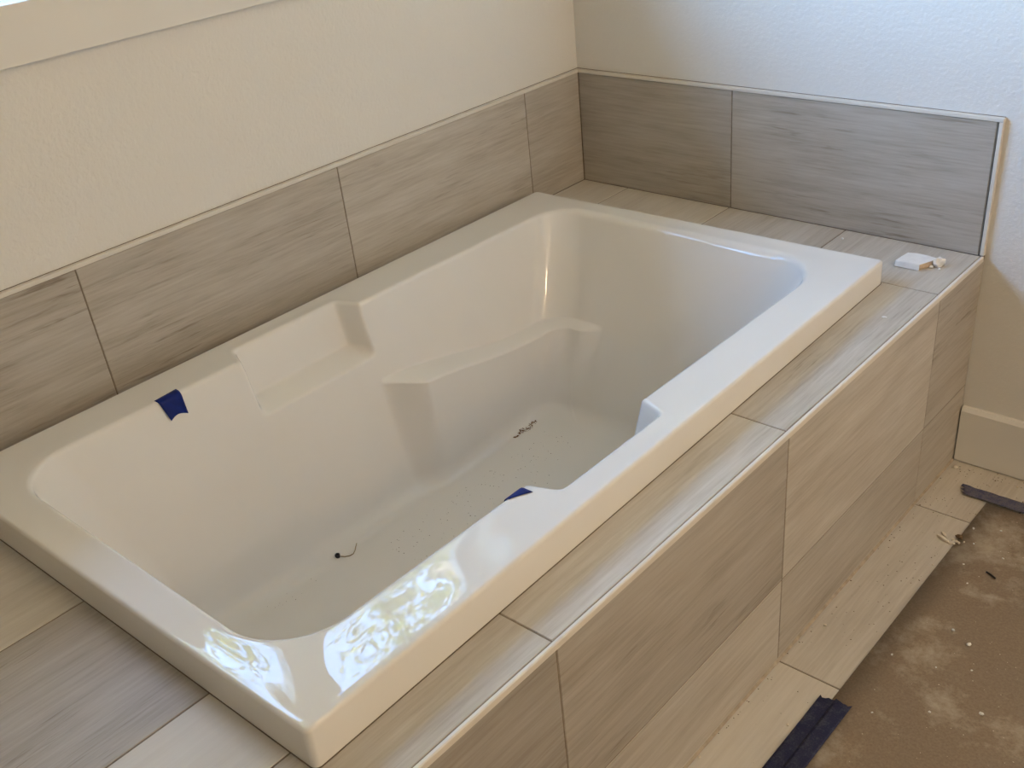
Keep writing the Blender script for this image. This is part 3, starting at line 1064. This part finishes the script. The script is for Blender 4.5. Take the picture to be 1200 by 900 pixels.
for _ in range(14):
    x, y = 0.315 + r_.gauss(0, 0.006), r_.uniform(-1.44, -1.25)
    sp.append((x, y, tub_z(x, y), r_.uniform(0.0005, 0.0010)))
grit('tub_grit', sp, M['grit'], 'fine brown grit scattered over the tub floor', 3)
sp = []
for k in range(170):
    t_ = r_.random()
    y = -0.690 + 0.085 * t_ + r_.gauss(0, 0.002)
    wd = 0.010 * (1 - abs(t_ - 0.62) * 1.6)
    x = 0.303 + 0.003 * math.sin(t_ * 13) + r_.gauss(0, max(0.0006, wd * 0.4))
    sp.append((x, y, tub_z(x, y), r_.uniform(0.0008, 0.0022)))
grit('rust_smear', sp, M['rust'], 'brown rusty dirt streak where the tub wall meets its floor', 4)
sp = []
for _ in range(150):
    x = r_.uniform(XW + 0.008, 1.225); y = -abs(r_.gauss(0, 0.5)) - 0.01
    sp.append((x, y, 0.0002, r_.uniform(0.0005, 0.0017)))
for _ in range(90):
    sp.append((r_.uniform(XW + 0.01, 1.5), -r_.uniform(0.02, 0.10), 0.0002, r_.uniform(0.0006, 0.0020)))
for _ in range(40):
    y = -r_.uniform(0.05, 1.5)
    sp.append((XW + 0.006 + abs(r_.gauss(0, 0.006)), y, 0.0002, r_.uniform(0.0008, 0.0022)))
grit('floor_grit', sp, M['grit'], 'brown construction grit scattered over the floor tiles beside the apron', 5)
sp = []
for _ in range(220):
    x = 1.24 + 0.6 * r_.random(); y = -0.15 - 1.0 * r_.random()
    sp.append((x, y, BZ + 0.0002, r_.uniform(0.0005, 0.0015)))
grit('board_grit', sp, M['crumb'], 'fine pale plaster dust specks over the brown board', 6)

# ------------------------------------------------------------------ trees outside
def make_tree(name, loc, height, crown, nleaf, seed, label):
    r = random.Random(seed)
    root = empty(name, loc)
    tag(root, label, 'tree', 'trees outside the window')
    tube('trunk', [(0, 0, 0), (0.06, 0.03, height * 0.25), (-0.03, 0.06, height * 0.5), (0.02, 0.0, height * 0.8)], 0.10, M['bark'], root, 8)
    v, f = [], []
    cl = []
    for _ in range(46):
        while True:
            p = Vector((r.uniform(-1, 1), r.uniform(-1, 1), r.uniform(-1, 1)))
            if 0.25 < p.length < 1: break
        cl.append(Vector((p.x * crown[0], p.y * crown[1], height * 0.62 + p.z * crown[2])))
    for k, c_ in enumerate(cl[:14]):
        s0 = Vector((0, 0, height * r.uniform(0.3, 0.6)))
        tube('branch', [s0, s0.lerp(c_, 0.5) + Vector((0, 0, 0.15)), c_], 0.028, M['bark'], root, 6)
    for _ in range(nleaf):
        c_ = r.choice(cl)
        p = c_ + Vector((r.gauss(0, 0.22), r.gauss(0, 0.22), r.gauss(0, 0.18)))
        s_ = r.uniform(0.03, 0.07)
        e_ = Euler((r.uniform(-1.0, 1.0), r.uniform(-1.0, 1.0), r.uniform(0, 6.28)))
        b0 = len(v)
        for q in ((-1, 0, 0), (-0.2, -0.42, 0.08), (1, 0, -0.12), (-0.2, 0.42, 0.08)):
            v.append(p + (e_.to_matrix() @ Vector(q)) * s_)
        f.append((b0, b0 + 1, b0 + 2)); f.append((b0, b0 + 2, b0 + 3))
    o = mesh_obj('foliage', v, f, M['leaf'], root)
    o['kind'] = 'stuff'
    return root
make_tree('leafy_tree', (-4.3, 2.9, -0.6), 9.0, (1.6, 1.4, 1.9), 16000, 1, 'yellow-green leafy tree outside the window nearest the corner wall')
make_tree('leafy_tree', (-4.9, -0.3, -0.6), 8.6, (1.2, 1.0, 1.4), 10000, 2, 'slimmer leafy tree outside facing the window mullion')
make_tree('leafy_tree', (-9.5, 7.5, -0.6), 12.0, (2.6, 2.4, 3.0), 14000, 3, 'tall leafy tree standing farther off outside the window')
